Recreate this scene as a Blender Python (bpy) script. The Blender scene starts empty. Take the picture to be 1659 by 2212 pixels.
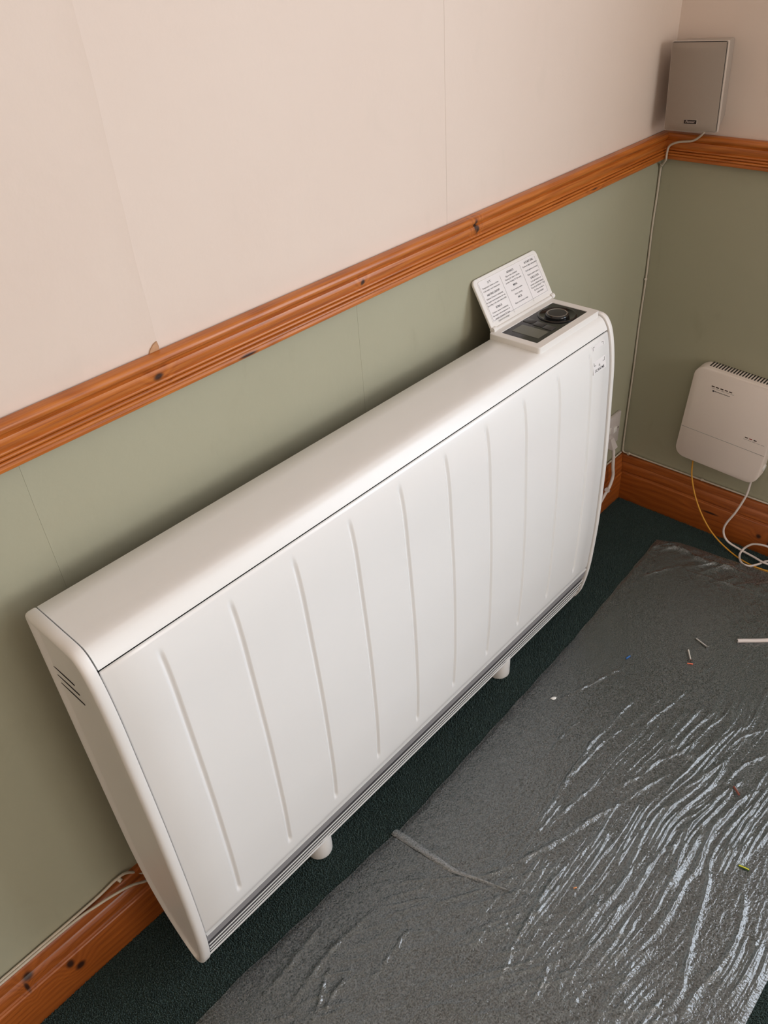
import bpy, bmesh, math, random
import numpy as np
from mathutils import Vector, Matrix
random.seed(4); RNG = np.random.default_rng(7)
S = bpy.context.scene; COL = S.collection

# ------------------------------------------------------------------ camera
CAM_F = 1747.485          # focal length in pixels of the 1659 x 2212 frame
CAM_C = (-1.73629, -0.82337, 1.33798)
CAM_R = ((0.673764, -0.736452, -0.060659), (-0.474295, -0.368050, -0.799740), (0.566644, 0.567606, -0.597275))
cd = bpy.data.cameras.new('camera'); cam = bpy.data.objects.new('camera', cd); COL.objects.link(cam)
cd.sensor_fit = 'HORIZONTAL'; cd.sensor_width = 36.0; cd.lens = 36.0*CAM_F/1659.0; cd.clip_start = 0.02
r, d, f = (Vector(v) for v in CAM_R)
M = Matrix((( r.x, -d.x, -f.x, CAM_C[0]), (r.y, -d.y, -f.y, CAM_C[1]), (r.z, -d.z, -f.z, CAM_C[2]), (0, 0, 0, 1)))
cam.matrix_world = M; S.camera = cam

# ------------------------------------------------------------------ light
W = bpy.data.worlds.new('sky'); S.world = W; W.use_nodes = True
W.node_tree.nodes['Background'].inputs[0].default_value = (0.62, 0.78, 1.0, 1)
W.node_tree.nodes['Background'].inputs[1].default_value = 1.0
WIN = (-2.40, -0.98, 0.50, 2.10); WY = -3.60            # window opening y0 y1 z0 z1 in the right-hand wall; WY is the far end of the room
ld = bpy.data.lights.new('window_daylight', 'AREA'); lo = bpy.data.objects.new('window_daylight', ld); COL.objects.link(lo)
ld.shape = 'RECTANGLE'; ld.size = WIN[3]-WIN[2]; ld.size_y = WIN[1]-WIN[0]
ld.energy = 44.0; ld.color = (0.845, 0.915, 1.0)
lo.location = (0.10, (WIN[0]+WIN[1])/2, (WIN[2]+WIN[3])/2); lo.rotation_euler = (0, math.radians(90), 0)
FILL_WIN = (-1.55, -0.35, 0.85, 2.05)                        # window added for fill light, x0 x1 z0 z1 in the far end wall
l2 = bpy.data.lights.new('end_wall_fill_light', 'AREA'); lo2 = bpy.data.objects.new('end_wall_fill_light', l2); COL.objects.link(lo2)  # invented fill lamp that evens out the room's brightness
l2.shape = 'RECTANGLE'; l2.size = FILL_WIN[1]-FILL_WIN[0]; l2.size_y = FILL_WIN[3]-FILL_WIN[2]; l2.energy = 30.0; l2.color = (1.0, 0.95, 0.89)
lo2.location = ((FILL_WIN[0]+FILL_WIN[1])/2, WY-0.10, (FILL_WIN[2]+FILL_WIN[3])/2); lo2.rotation_euler = (math.radians(90), 0, 0)
S.view_settings.view_transform = 'Standard'; S.view_settings.look = 'None'
S.view_settings.exposure = 0.0; S.view_settings.gamma = 1.0; S.view_settings.use_curve_mapping = False

# ------------------------------------------------------------------ materials
def new_mat(name):
    m = bpy.data.materials.new(name); m.use_nodes = True
    return m, m.node_tree, m.node_tree.nodes['Principled BSDF']
def nd(t, kind, **kw):
    n = t.nodes.new(kind)
    for k, v in kw.items(): setattr(n, k, v)
    return n
def plain(name, col, rough=0.5, metal=0.0, noise=0.0, bump=0.0, scale=300, coat=0.0):
    m, t, b = new_mat(name)
    b.inputs['Base Color'].default_value = (*col, 1); b.inputs['Roughness'].default_value = rough
    b.inputs['Metallic'].default_value = metal; b.inputs['Coat Weight'].default_value = coat
    tc = nd(t, 'ShaderNodeTexCoord'); nz = nd(t, 'ShaderNodeTexNoise'); nz.inputs['Scale'].default_value = scale
    nz.inputs['Detail'].default_value = 4; t.links.new(tc.outputs['Object'], nz.inputs['Vector'])
    if noise:
        mx = nd(t, 'ShaderNodeMix', data_type='RGBA'); mx.inputs[6].default_value = (*[max(0.0, c*(1-noise)) for c in col], 1)
        mx.inputs[7].default_value = (*[min(1, c*(1+noise)) for c in col], 1)
        t.links.new(nz.outputs[0], mx.inputs[0]); t.links.new(mx.outputs[2], b.inputs['Base Color'])
    if bump:
        bp = nd(t, 'ShaderNodeBump'); bp.inputs['Strength'].default_value = bump; bp.inputs['Distance'].default_value = 0.001
        t.links.new(nz.outputs[0], bp.inputs['Height']); t.links.new(bp.outputs[0], b.inputs['Normal'])
    return m
def paper(name, a, b_, stain):
    m, t, b = new_mat(name); b.inputs['Roughness'].default_value = 0.62; b.inputs['Specular IOR Level'].default_value = 0.3
    tc = nd(t, 'ShaderNodeTexCoord')
    n1 = nd(t, 'ShaderNodeTexNoise'); n1.inputs['Scale'].default_value = 5; n1.inputs['Detail'].default_value = 3
    n2 = nd(t, 'ShaderNodeTexNoise'); n2.inputs['Scale'].default_value = 11; n2.inputs['Detail'].default_value = 5; n2.inputs['Distortion'].default_value = 0.6
    mp = nd(t, 'ShaderNodeMapping'); mp.inputs['Scale'].default_value = (1.6, 1.6, 0.7); t.links.new(tc.outputs['Object'], mp.inputs[0])
    t.links.new(tc.outputs['Object'], n1.inputs['Vector']); t.links.new(mp.outputs[0], n2.inputs['Vector'])
    mx = nd(t, 'ShaderNodeMix', data_type='RGBA'); mx.inputs[6].default_value = (*a, 1); mx.inputs[7].default_value = (*b_, 1)
    t.links.new(n1.outputs[0], mx.inputs[0])
    rp = nd(t, 'ShaderNodeMapRange'); rp.inputs[1].default_value = 0.62; rp.inputs[2].default_value = 0.82; rp.inputs[4].default_value = 0.5
    t.links.new(n2.outputs[0], rp.inputs[0])
    m2 = nd(t, 'ShaderNodeMix', data_type='RGBA'); m2.inputs[7].default_value = (*stain, 1)
    t.links.new(rp.outputs[0], m2.inputs[0]); t.links.new(mx.outputs[2], m2.inputs[6]); t.links.new(m2.outputs[2], b.inputs['Base Color'])
    n3 = nd(t, 'ShaderNodeTexNoise'); n3.inputs['Scale'].default_value = 26; n3.inputs['Detail'].default_value = 6; t.links.new(tc.outputs['Object'], n3.inputs['Vector'])
    bp = nd(t, 'ShaderNodeBump'); bp.inputs['Strength'].default_value = 0.35; bp.inputs['Distance'].default_value = 0.0022
    t.links.new(n3.outputs[0], bp.inputs['Height']); t.links.new(bp.outputs[0], b.inputs['Normal'])
    return m
def wood(name, axis, dark, mid, light, knots):
    m, t, b = new_mat(name); b.inputs['Roughness'].default_value = 0.40; b.inputs['Coat Weight'].default_value = 0.18; b.inputs['Coat Roughness'].default_value = 0.14
    tc = nd(t, 'ShaderNodeTexCoord'); obj = tc.outputs['Object']
    # knots: distance in stretched space, per knot
    fac = None; bend = None
    for (p, sx, sz) in knots:
        sub = nd(t, 'ShaderNodeVectorMath', operation='SUBTRACT'); t.links.new(obj, sub.inputs[0]); sub.inputs[1].default_value = p
        sc = nd(t, 'ShaderNodeVectorMath', operation='MULTIPLY'); t.links.new(sub.outputs[0], sc.inputs[0])
        sc.inputs[1].default_value = (1/sx, 0, 1/sz) if axis == 0 else (0, 1/sx, 1/sz)
        ln = nd(t, 'ShaderNodeVectorMath', operation='LENGTH'); t.links.new(sc.outputs[0], ln.inputs[0])
        mr = nd(t, 'ShaderNodeMapRange', interpolation_type='SMOOTHSTEP'); mr.inputs[1].default_value = 0.45; mr.inputs[2].default_value = 1.5; mr.inputs[3].default_value = 1; mr.inputs[4].default_value = 0
        t.links.new(ln.outputs['Value'], mr.inputs[0])
        m2 = nd(t, 'ShaderNodeMapRange', interpolation_type='SMOOTHSTEP'); m2.inputs[1].default_value = 0.0; m2.inputs[2].default_value = 5.0; m2.inputs[3].default_value = 1; m2.inputs[4].default_value = 0
        t.links.new(ln.outputs['Value'], m2.inputs[0])
        if fac is None: fac, bend = mr.outputs[0], m2.outputs[0]
        else:
            a = nd(t, 'ShaderNodeMath', operation='MAXIMUM'); t.links.new(fac, a.inputs[0]); t.links.new(mr.outputs[0], a.inputs[1]); fac = a.outputs[0]
            a = nd(t, 'ShaderNodeMath', operation='ADD'); t.links.new(bend, a.inputs[0]); t.links.new(m2.outputs[0], a.inputs[1]); bend = a.outputs[0]
    mp = nd(t, 'ShaderNodeMapping'); mp.inputs['Scale'].default_value = (0.35, 1.0, 1.0) if axis == 0 else (1.0, 0.35, 1.0)
    t.links.new(obj, mp.inputs[0])
    nz = nd(t, 'ShaderNodeTexNoise'); nz.inputs['Scale'].default_value = 9; nz.inputs['Detail'].default_value = 2; t.links.new(mp.outputs[0], nz.inputs['Vector'])
    sep = nd(t, 'ShaderNodeSeparateXYZ'); t.links.new(obj, sep.inputs[0])
    def ma(op, x, y):
        n = nd(t, 'ShaderNodeMath', operation=op)
        for i, v in enumerate((x, y)):
            if isinstance(v, (int, float)): n.inputs[i].default_value = v
            else: t.links.new(v, n.inputs[i])
        return n.outputs[0]
    h = ma('ADD', ma('MULTIPLY', sep.outputs['Z'], 420.0), ma('MULTIPLY', nz.outputs[0], 34.0))
    h = ma('ADD', h, ma('MULTIPLY', bend, 9.0))
    g = ma('ADD', ma('MULTIPLY', ma('SINE', h, 0.0), 0.5), 0.5)
    mf = nd(t, 'ShaderNodeMapping'); mf.inputs['Scale'].default_value = (12, 500, 500) if axis == 0 else (500, 12, 500)
    t.links.new(obj, mf.inputs[0])
    nf = nd(t, 'ShaderNodeTexNoise'); nf.inputs['Scale'].default_value = 1.0; nf.inputs['Detail'].default_value = 3; t.links.new(mf.outputs[0], nf.inputs['Vector'])
    g = ma('ADD', ma('MULTIPLY', g, 0.20), ma('MULTIPLY', nf.outputs[0], 0.85))
    cr = nd(t, 'ShaderNodeValToRGB'); e = cr.color_ramp.elements
    e[0].position = 0.22; e[0].color = (*light, 1); e[1].position = 0.95; e[1].color = (*dark, 1)
    x = cr.color_ramp.elements.new(0.6); x.color = (*mid, 1); t.links.new(g, cr.inputs[0])
    out = cr.outputs[0]
    if fac is not None:
        mx = nd(t, 'ShaderNodeMix', data_type='RGBA'); mx.inputs[7].default_value = (0.035, 0.012, 0.006, 1)
        t.links.new(fac, mx.inputs[0]); t.links.new(out, mx.inputs[6]); out = mx.outputs[2]
    t.links.new(out, b.inputs['Base Color'])
    bp = nd(t, 'ShaderNodeBump'); bp.inputs['Strength'].default_value = 0.12; bp.inputs['Distance'].default_value = 0.0006
    t.links.new(nf.outputs[0], bp.inputs['Height']); t.links.new(bp.outputs[0], b.inputs['Normal'])
    return m
def film_mat(name, haze, rough):
    m = bpy.data.materials.new(name); m.use_nodes = True; t = m.node_tree; t.nodes.clear()
    out = nd(t, 'ShaderNodeOutputMaterial'); tr = nd(t, 'ShaderNodeBsdfTransparent'); tr.inputs[0].default_value = (0.93, 0.93, 0.93, 1)
    df = nd(t, 'ShaderNodeBsdfDiffuse'); df.inputs[0].default_value = (0.78, 0.81, 0.81, 1)
    gl = nd(t, 'ShaderNodeBsdfGlossy'); gl.inputs['Roughness'].default_value = rough; gl.inputs[0].default_value = (1, 1, 1, 1)
    fr = nd(t, 'ShaderNodeFresnel'); fr.inputs[0].default_value = 1.5; f2 = nd(t, 'ShaderNodeMath', operation='MULTIPLY', use_clamp=True); f2.inputs[1].default_value = 1.9; t.links.new(fr.outputs[0], f2.inputs[0])
    tc = nd(t, 'ShaderNodeTexCoord'); nz = nd(t, 'ShaderNodeTexNoise'); nz.inputs['Scale'].default_value = 300; nz.inputs['Detail'].default_value = 2
    t.links.new(tc.outputs['Object'], nz.inputs['Vector'])
    bp = nd(t, 'ShaderNodeBump'); bp.inputs['Strength'].default_value = 0.9; bp.inputs['Distance'].default_value = 0.0010
    t.links.new(nz.outputs[0], bp.inputs['Height'])
    for s in (df, gl, fr): t.links.new(bp.outputs[0], s.inputs['Normal'])
    m1 = nd(t, 'ShaderNodeMixShader'); n4 = nd(t, 'ShaderNodeTexNoise'); n4.inputs['Scale'].default_value = 430; n4.inputs['Detail'].default_value = 2
    mr = nd(t, 'ShaderNodeMapRange'); mr.inputs[1].default_value = 0.36; mr.inputs[2].default_value = 0.66; mr.inputs[3].default_value = haze*0.30; mr.inputs[4].default_value = haze*1.75   # film clings to the pile in specks
    t.links.new(tc.outputs['Object'], n4.inputs['Vector']); t.links.new(n4.outputs[0], mr.inputs[0]); t.links.new(mr.outputs[0], m1.inputs[0])
    t.links.new(tr.outputs[0], m1.inputs[1]); t.links.new(df.outputs[0], m1.inputs[2])
    m2 = nd(t, 'ShaderNodeMixShader'); t.links.new(f2.outputs[0], m2.inputs[0]); t.links.new(m1.outputs[0], m2.inputs[1]); t.links.new(gl.outputs[0], m2.inputs[2])
    t.links.new(m2.outputs[0], out.inputs[0])
    return m

MT = {}
MT['cream'] = paper('cream_paper', (0.70, 0.575, 0.495), (0.73, 0.615, 0.535), (0.655, 0.555, 0.475))
MT['green'] = paper('sage_paper', (0.358, 0.342, 0.243), (0.385, 0.372, 0.272), (0.30, 0.29, 0.20))
RAILK = [((-0.672, 0, 0.917), 0.004, 0.010), ((-0.667, 0, 0.909), 0.004, 0.007), ((-0.939, 0, 0.908), 0.004, 0.0045), ((-1.293, 0, 0.906), 0.0065, 0.005), ((-0.30, 0, 0.886), 0.009, 0.002), ((-1.16, 0, 0.882), 0.015, 0.002)]
SKK = [((-1.739, 0, 0.113), 0.008, 0.008), ((-1.747, 0, 0.096), 0.003, 0.012), ((-1.686, 0, 0.072), 0.006, 0.010), ((-1.675, 0, 0.050), 0.008, 0.008), ((-2.3, 0, 0.05), 0.01, 0.009)]
MT['rail_wood'] = wood('pine_rail', 0, (0.17, 0.038, 0.006), (0.42, 0.112, 0.013), (0.56, 0.180, 0.026), RAILK)
MT['skirt_wood'] = wood('pine_skirting', 0, (0.13, 0.028, 0.005), (0.30, 0.074, 0.011), (0.42, 0.118, 0.019), SKK)
MT['rail_wood_y'] = wood('pine_rail_return', 1, (0.17, 0.038, 0.006), (0.42, 0.112, 0.013), (0.56, 0.180, 0.026), [((0, -0.5, 0.9), 0.006, 0.005)])
MT['skirt_wood_y'] = wood('pine_skirting_return', 1, (0.13, 0.028, 0.005), (0.30, 0.074, 0.011), (0.42, 0.118, 0.019), [((0, -0.395, 0.048), 0.006, 0.006), ((0, -0.425, 0.036), 0.007, 0.006), ((0, -0.27, 0.062), 0.02, 0.003)])
MT['carpet'] = plain('green_carpet', (0.027, 0.050, 0.044), 0.95, noise=1.0, bump=1.0, scale=420)
MT['pile'] = plain('green_pile', (0.026, 0.044, 0.041), 0.9, noise=1.9, scale=420)
MT['white_metal'] = plain('white_enamel', (0.80, 0.785, 0.765), 0.34, bump=0.03, scale=900)
MT['white_panel'] = plain('white_gloss_enamel', (0.815, 0.80, 0.785), 0.24, bump=0.012, scale=700)
MT['white_plastic'] = plain('white_plastic', (0.78, 0.75, 0.72), 0.38, bump=0.02, scale=1200)
MT['core'] = plain('dark_gap', (0.035, 0.033, 0.032), 0.7)
MT['grille_dark'] = plain('painted_grille_shade', (0.075, 0.070, 0.078), 0.6)  # shade of the slat gaps put into the colour
MT['grey_band'] = plain('grey_plastic', (0.27, 0.26, 0.265), 0.5)
MT['black_glass'] = plain('black_glass', (0.012, 0.011, 0.011), 0.10)
MT['black_gloss'] = plain('black_gloss_plastic', (0.010, 0.010, 0.010), 0.16)
MT['dial_cap'] = plain('charcoal_cap', (0.028, 0.028, 0.027), 0.5)
MT['dial_ring'] = plain('pewter_ring', (0.30, 0.27, 0.23), 0.35, metal=0.5)
MT['lcd'] = plain('lcd', (0.12, 0.12, 0.095), 0.3)
MT['button'] = plain('dark_button', (0.035, 0.035, 0.036), 0.35)
MT['ink'] = plain('ink', (0.05, 0.048, 0.055), 0.6)
MT['ink_grey'] = plain('grey_ink', (0.30, 0.28, 0.27), 0.6)
MT['label_white'] = plain('label', (0.80, 0.77, 0.765), 0.45)
MT['silver_cloth'] = plain('silver_grille', (0.30, 0.245, 0.20), 0.55, noise=0.08, bump=0.2, scale=1500)
MT['silver'] = plain('silver_plastic', (0.40, 0.345, 0.30), 0.38)
MT['silver_light'] = plain('pale_silver_trim', (0.58, 0.50, 0.44), 0.35)
MT['badge'] = plain('badge_black', (0.015, 0.012, 0.011), 0.3)
MT['badge_text'] = plain('badge_text', (0.62, 0.55, 0.50), 0.3, metal=0.3)
MT['router'] = plain('router_plastic', (0.80, 0.70, 0.64), 0.5, bump=0.04, scale=1500)
MT['slot'] = plain('slot_dark', (0.02, 0.016, 0.014), 0.8)
MT['led'] = plain('led_dark', (0.05, 0.025, 0.02), 0.4)
MT['led_red'] = plain('led_red', (0.28, 0.03, 0.025), 0.4)
MT['yellow_cable'] = plain('yellow_sheath', (0.62, 0.29, 0.025), 0.45)
MT['white_cable'] = plain('white_sheath', (0.70, 0.63, 0.60), 0.45)
MT['cream_cable'] = plain('cream_sheath', (0.56, 0.49, 0.40), 0.5, noise=0.12, scale=120)
MT['flex'] = plain('white_flex', (0.68, 0.61, 0.58), 0.5)
MT['socket'] = plain('socket_plastic', (0.60, 0.54, 0.52), 0.4)
MT['steel'] = plain('zinc_steel', (0.42, 0.40, 0.37), 0.35, metal=0.9, noise=0.2, scale=900)
MT['blue_bit'] = plain('blue_pvc', (0.02, 0.13, 0.42), 0.45)
MT['brown_bit'] = plain('brown_pvc', (0.20, 0.055, 0.035), 0.5)
MT['orange_bit'] = plain('copper_orange', (0.75, 0.17, 0.09), 0.4)
MT['stripe_green'] = plain('green_pvc', (0.05, 0.13, 0.02), 0.45)
MT['stripe_yellow'] = plain('yellow_pvc', (0.70, 0.62, 0.06), 0.45)
MT['copper'] = plain('copper', (0.72, 0.33, 0.15), 0.3, metal=0.9)
MT['chip'] = plain('white_chip', (0.80, 0.79, 0.76), 0.6)
MT['torn'] = plain('torn_backing', (0.50, 0.29, 0.16), 0.8, noise=0.2, scale=200)
MT['plaster'] = plain('plaster', (0.66, 0.57, 0.50), 0.8, noise=0.06, scale=30, bump=0.1)
MT['ceiling'] = plain('ceiling_white', (0.86, 0.78, 0.69), 0.8, noise=0.03, scale=20)
MT['far_wall'] = paper('far_paper', (0.84, 0.68, 0.54), (0.86, 0.72, 0.58), (0.80, 0.65, 0.52))
MT['window_white'] = plain('window_frame_white', (0.75, 0.74, 0.72), 0.4)
MT['film'] = film_mat('clear_film', 0.092, 0.10)
MT['film_fold'] = film_mat('clear_film_doubled', 0.16, 0.22)

# ------------------------------------------------------------------ builders
OFF = {}
def link(o, parent=None):
    COL.objects.link(o)
    if parent is not None: o.parent = parent; OFF[o.name] = OFF[parent.name]
    else: OFF[o.name] = Vector((0, 0, 0))
    return o
def thing(name, label, cat, loc, rot=(0, 0, 0), group=None):
    o = bpy.data.objects.new(name, None); COL.objects.link(o); o.location = loc; o.rotation_euler = rot
    o.empty_display_size = 0.05; OFF[o.name] = Vector(loc)
    return tag(o, label, cat, group)
def tag(o, label=None, cat=None, group=None, kind=None):
    for k, v in (('label', label), ('category', cat), ('group', group), ('kind', kind)):
        if v: o[k] = v
    return o
def mesh(name, vs, fs, mat, parent=None, smooth=False, local=False, sharp=None):
    me = bpy.data.meshes.new(name)
    if parent is not None and not local:
        L = OFF[parent.name]; vs = [(v[0]-L.x, v[1]-L.y, v[2]-L.z) for v in vs]
    me.from_pydata([tuple(v) for v in vs], [], fs); me.validate()
    bm = bmesh.new(); bm.from_mesh(me); bmesh.ops.recalc_face_normals(bm, faces=bm.faces); bm.to_mesh(me); bm.free()
    me.materials.append(MT[mat])
    if smooth:
        me.polygons.foreach_set('use_smooth', [True]*len(me.polygons))
        if sharp: me.set_sharp_from_angle(angle=math.radians(sharp))
    o = bpy.data.objects.new(name, me); return link(o, parent)
def finish_bm(name, bm, mat, parent=None, smooth=False, local=False, sharp=35):
    bmesh.ops.recalc_face_normals(bm, faces=bm.faces)
    if parent is not None and not local: bmesh.ops.translate(bm, verts=bm.verts, vec=-OFF[parent.name])
    me = bpy.data.meshes.new(name); bm.to_mesh(me); bm.free(); me.materials.append(MT[mat])
    if smooth:
        me.polygons.foreach_set('use_smooth', [True]*len(me.polygons)); me.set_sharp_from_angle(angle=math.radians(sharp))
    return link(bpy.data.objects.new(name, me), parent)
def box(name, a, b, mat, parent=None, bevel=0.0, seg=2, local=False, mtx=None):
    bm = bmesh.new(); bmesh.ops.create_cube(bm, size=1.0)
    bmesh.ops.scale(bm, verts=bm.verts, vec=[abs(b[i]-a[i]) for i in range(3)])
    bmesh.ops.translate(bm, verts=bm.verts, vec=[(a[i]+b[i])/2 for i in range(3)])
    if bevel: bmesh.ops.bevel(bm, geom=bm.edges[:], offset=bevel, segments=seg, profile=0.5, affect='EDGES')
    if mtx is not None: bmesh.ops.transform(bm, matrix=mtx, verts=bm.verts)
    return finish_bm(name, bm, mat, parent, smooth=bevel > 0, local=local)
def catmull(pts, n=8):
    P = [Vector(p) for p in pts]; P = [P[0]*2-P[1]] + P + [P[-1]*2-P[-2]]; out = []
    for i in range(1, len(P)-2):
        for k in range(n):
            t = k/n; a, b, c, e = P[i-1], P[i], P[i+1], P[i+2]
            out.append(0.5*((2*b)+(-a+c)*t+(2*a-5*b+4*c-e)*t*t+(-a+3*b-3*c+e)*t**3))
    out.append(P[-2]); return out
def tube(name, pts, rad, mat, parent=None, n=8, sides=10, smoothpath=True, local=False, squash=1.0):
    P = catmull(pts, n) if smoothpath else [Vector(p) for p in pts]
    vs, fs = [], []; up = Vector((0, 0, 1)); prev = None
    for i, p in enumerate(P):
        tg = (P[min(i+1, len(P)-1)]-P[max(i-1, 0)]).normalized()
        if prev is None:
            a = tg.cross(up)
            if a.length < 0.1: a = tg.cross(Vector((1, 0, 0)))
            a.normalize()
        else:
            a = (prev-tg*prev.dot(tg)).normalized()
        prev = a; b = tg.cross(a)
        for k in range(sides):
            th = 2*math.pi*k/sides; vs.append(p+a*math.cos(th)*rad+b*math.sin(th)*rad*squash)
    for i in range(len(P)-1):
        for k in range(sides):
            j = (k+1) % sides; fs.append((i*sides+k, i*sides+j, (i+1)*sides+j, (i+1)*sides+k))
    fs.append(tuple(range(sides-1, -1, -1))); fs.append(tuple((len(P)-1)*sides+k for k in range(sides)))
    return mesh(name, vs, fs, mat, parent, smooth=True, local=local, sharp=50)
def lathe(name, prof, centre, mat, parent=None, seg=40, mtx=None, local=False):
    vs, fs = [], []; n = len(prof)
    for k in range(seg):
        th = 2*math.pi*k/seg
        for (rr, z) in prof: vs.append(Vector((rr*math.cos(th), rr*math.sin(th), z)))
    if mtx is not None: vs = [mtx @ v for v in vs]
    vs = [v+Vector(centre) for v in vs]
    for k in range(seg):
        j = (k+1) % seg
        for i in range(n-1): fs.append((k*n+i, j*n+i, j*n+i+1, k*n+i+1))
    fs.append(tuple(k*n+n-1 for k in range(seg))); fs.append(tuple(k*n for k in range(seg-1, -1, -1)))
    return mesh(name, vs, fs, mat, parent, smooth=True, local=local, sharp=40)
def text_mesh(name, body, size, mtx, mat, parent, align='CENTER', bold=0.0, spacing=1.0, local=False, shear=0.0, depth=0.0):
    cu = bpy.data.curves.new('t', 'FONT'); cu.body = body; cu.size = size; cu.align_x = align; cu.align_y = 'TOP_BASELINE'
    cu.offset = bold; cu.space_line = spacing; cu.resolution_u = 2; cu.shear = shear; cu.extrude = depth
    o = bpy.data.objects.new('t', cu); COL.objects.link(o)
    dg = bpy.context.evaluated_depsgraph_get(); me = bpy.data.meshes.new_from_object(o.evaluated_get(dg))
    bpy.data.objects.remove(o); bpy.data.curves.remove(cu)
    if not local and parent is not None: mtx = Matrix.Translation(-OFF[parent.name]) @ mtx
    me.transform(mtx); me.materials.clear(); me.materials.append(MT[mat]); me.name = name
    return link(bpy.data.objects.new(name, me), parent)
def frame_mtx(o, ex, ey, ez):
    return Matrix(((ex[0], ey[0], ez[0], o[0]), (ex[1], ey[1], ez[1], o[1]), (ex[2], ey[2], ez[2], o[2]), (0, 0, 0, 1)))

# ------------------------------------------------------------------ room shell
XL, YF, ZC = -2.9, WY, 2.42
RT, RB, BT = 0.931, 0.879, 0.134        # rail top and bottom, skirting top
def struct(o): o['kind'] = 'structure'; return o
struct(box('floor', (XL, YF, -0.06), (0.0, 0.0, 0.0), 'carpet'))
struct(box('ceiling', (XL, YF, ZC), (0.0, 0.0, ZC+0.1), 'ceiling'))
wall_back = struct(box('wall_back', (XL-0.1, 0.0, -0.06), (0.12, 0.12, ZC+0.1), 'plaster'))
wall_left = struct(box('wall_left', (XL-0.12, YF-0.12, -0.06), (XL, 0.0, ZC+0.1), 'far_wall'))
vs, fs = [], []
def addbox(a, b):
    i = len(vs)
    for z in (a[2], b[2]):
        for (x, y) in ((a[0], a[1]), (b[0], a[1]), (b[0], b[1]), (a[0], b[1])): vs.append((x, y, z))
    for q in ((0, 1, 2, 3), (4, 5, 6, 7), (0, 1, 5, 4), (1, 2, 6, 5), (2, 3, 7, 6), (3, 0, 4, 7)): fs.append(tuple(i+k for k in q))
addbox((XL, YF-0.12, -0.06), (FILL_WIN[0], YF, ZC+0.1)); addbox((FILL_WIN[1], YF-0.12, -0.06), (0.0, YF, ZC+0.1))
addbox((FILL_WIN[0], YF-0.12, -0.06), (FILL_WIN[1], YF, FILL_WIN[2])); addbox((FILL_WIN[0], YF-0.12, FILL_WIN[3]), (FILL_WIN[1], YF, ZC+0.1))
struct(mesh('wall_front', vs, fs, 'far_wall')); vs, fs = [], []
fill_win = struct(box('added_fill_window', (FILL_WIN[0]-0.06, YF, FILL_WIN[2]-0.03), (FILL_WIN[1]+0.06, YF+0.10, FILL_WIN[2]), 'window_white', bevel=0.004))  # unseen sill and bars dressing the added fill opening
for x0, x1 in ((FILL_WIN[0], FILL_WIN[0]+0.04), ((FILL_WIN[0]+FILL_WIN[1])/2-0.02, (FILL_WIN[0]+FILL_WIN[1])/2+0.02), (FILL_WIN[1]-0.04, FILL_WIN[1])):
    box('window_bar', (x0, YF-0.07, FILL_WIN[2]), (x1, YF-0.03, FILL_WIN[3]), 'window_white', fill_win, bevel=0.003)
addbox((0.0, WIN[1], -0.06), (0.12, 0.0, ZC+0.1)); addbox((0.0, YF-0.12, -0.06), (0.12, WIN[0], ZC+0.1))
addbox((0.0, WIN[0], -0.06), (0.12, WIN[1], WIN[2])); addbox((0.0, WIN[0], WIN[3]), (0.12, WIN[1], ZC+0.1))
wall_right = struct(mesh('wall_right', vs, fs, 'plaster'))
win = struct(box('window_1', (-0.10, WIN[0]-0.06, WIN[2]-0.03), (0.0, WIN[1]+0.06, WIN[2]), 'window_white', bevel=0.004))
for y0, y1 in ((WIN[0], WIN[0]+0.04), ((WIN[0]+WIN[1])/2-0.02, (WIN[0]+WIN[1])/2+0.02), (WIN[1]-0.04, WIN[1])):
    box('window_bar', (0.03, y0, WIN[2]), (0.07, y1, WIN[3]), 'window_white', win, bevel=0.003)

# wallpaper strips (lengths of paper with butted, slightly lifted edges)
def strip(wall, x0, x1, z0, z1, th0, th1, mat, wave0, wave1, axis=0):
    n = 60; V, F = [], []
    for i in range(n+1):
        z = z0+(z1-z0)*i/n
        a = x0+wave0*(math.sin(z*19+x0*7)*0.6+math.sin(z*53)*0.4); b = x1+wave1*(math.sin(z*19+x1*7)*0.6+math.sin(z*53)*0.4)
        prof = [(a, 0.0), (a, th0), (a+0.004, th0*0.8), (a+0.03, 0.0006), (b-0.03, 0.0006), (b-0.004, th1*0.8), (b, th1), (b, 0.0)]
        for (u, t_) in prof: V.append((u, -t_, z) if axis == 0 else (-t_, u, z))
    m = 8
    for i in range(n):
        for k in range(m-1): F.append((i*m+k, i*m+k+1, (i+1)*m+k+1, (i+1)*m+k))
    F.append(tuple(range(m))); F.append(tuple(n*m+k for k in range(m)))
    return mesh('wallpaper_strip', V, F, mat, wall, smooth=True, sharp=30)
S1, S2 = -1.2765, -0.7255
strip(wall_back, XL, S1-0.0003, RT-0.006, ZC, 0.0006, 0.0024, 'cream', 0, 0.0012)
strip(wall_back, S1+0.0003, S2-0.0002, RT-0.006, ZC, 0.0006, 0.0007, 'cream', 0.0012, 0.0004)
strip(wall_back, S2+0.0002, 0.0, RT-0.006, ZC, 0.0007, 0.0006, 'cream', 0.0004, 0)
G1, G2 = -1.478, -0.940
strip(wall_back, XL, G1-0.0001, BT-0.004, RB+0.004, 0.0006, 0.0008, 'green', 0, 0.0003)
strip(wall_back, G1+0.0001, G2-0.0001, BT-0.004, RB+0.004, 0.0008, 0.0007, 'green', 0.0003, 0.0004)
strip(wall_back, G2+0.0002, 0.0, BT-0.004, RB+0.004, 0.0007, 0.0006, 'green', 0.0004, 0)
strip(wall_right, WIN[1], -0.0007, RT-0.004, ZC, 0.0006, 0.0006, 'cream', 0, 0, axis=1)
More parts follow.
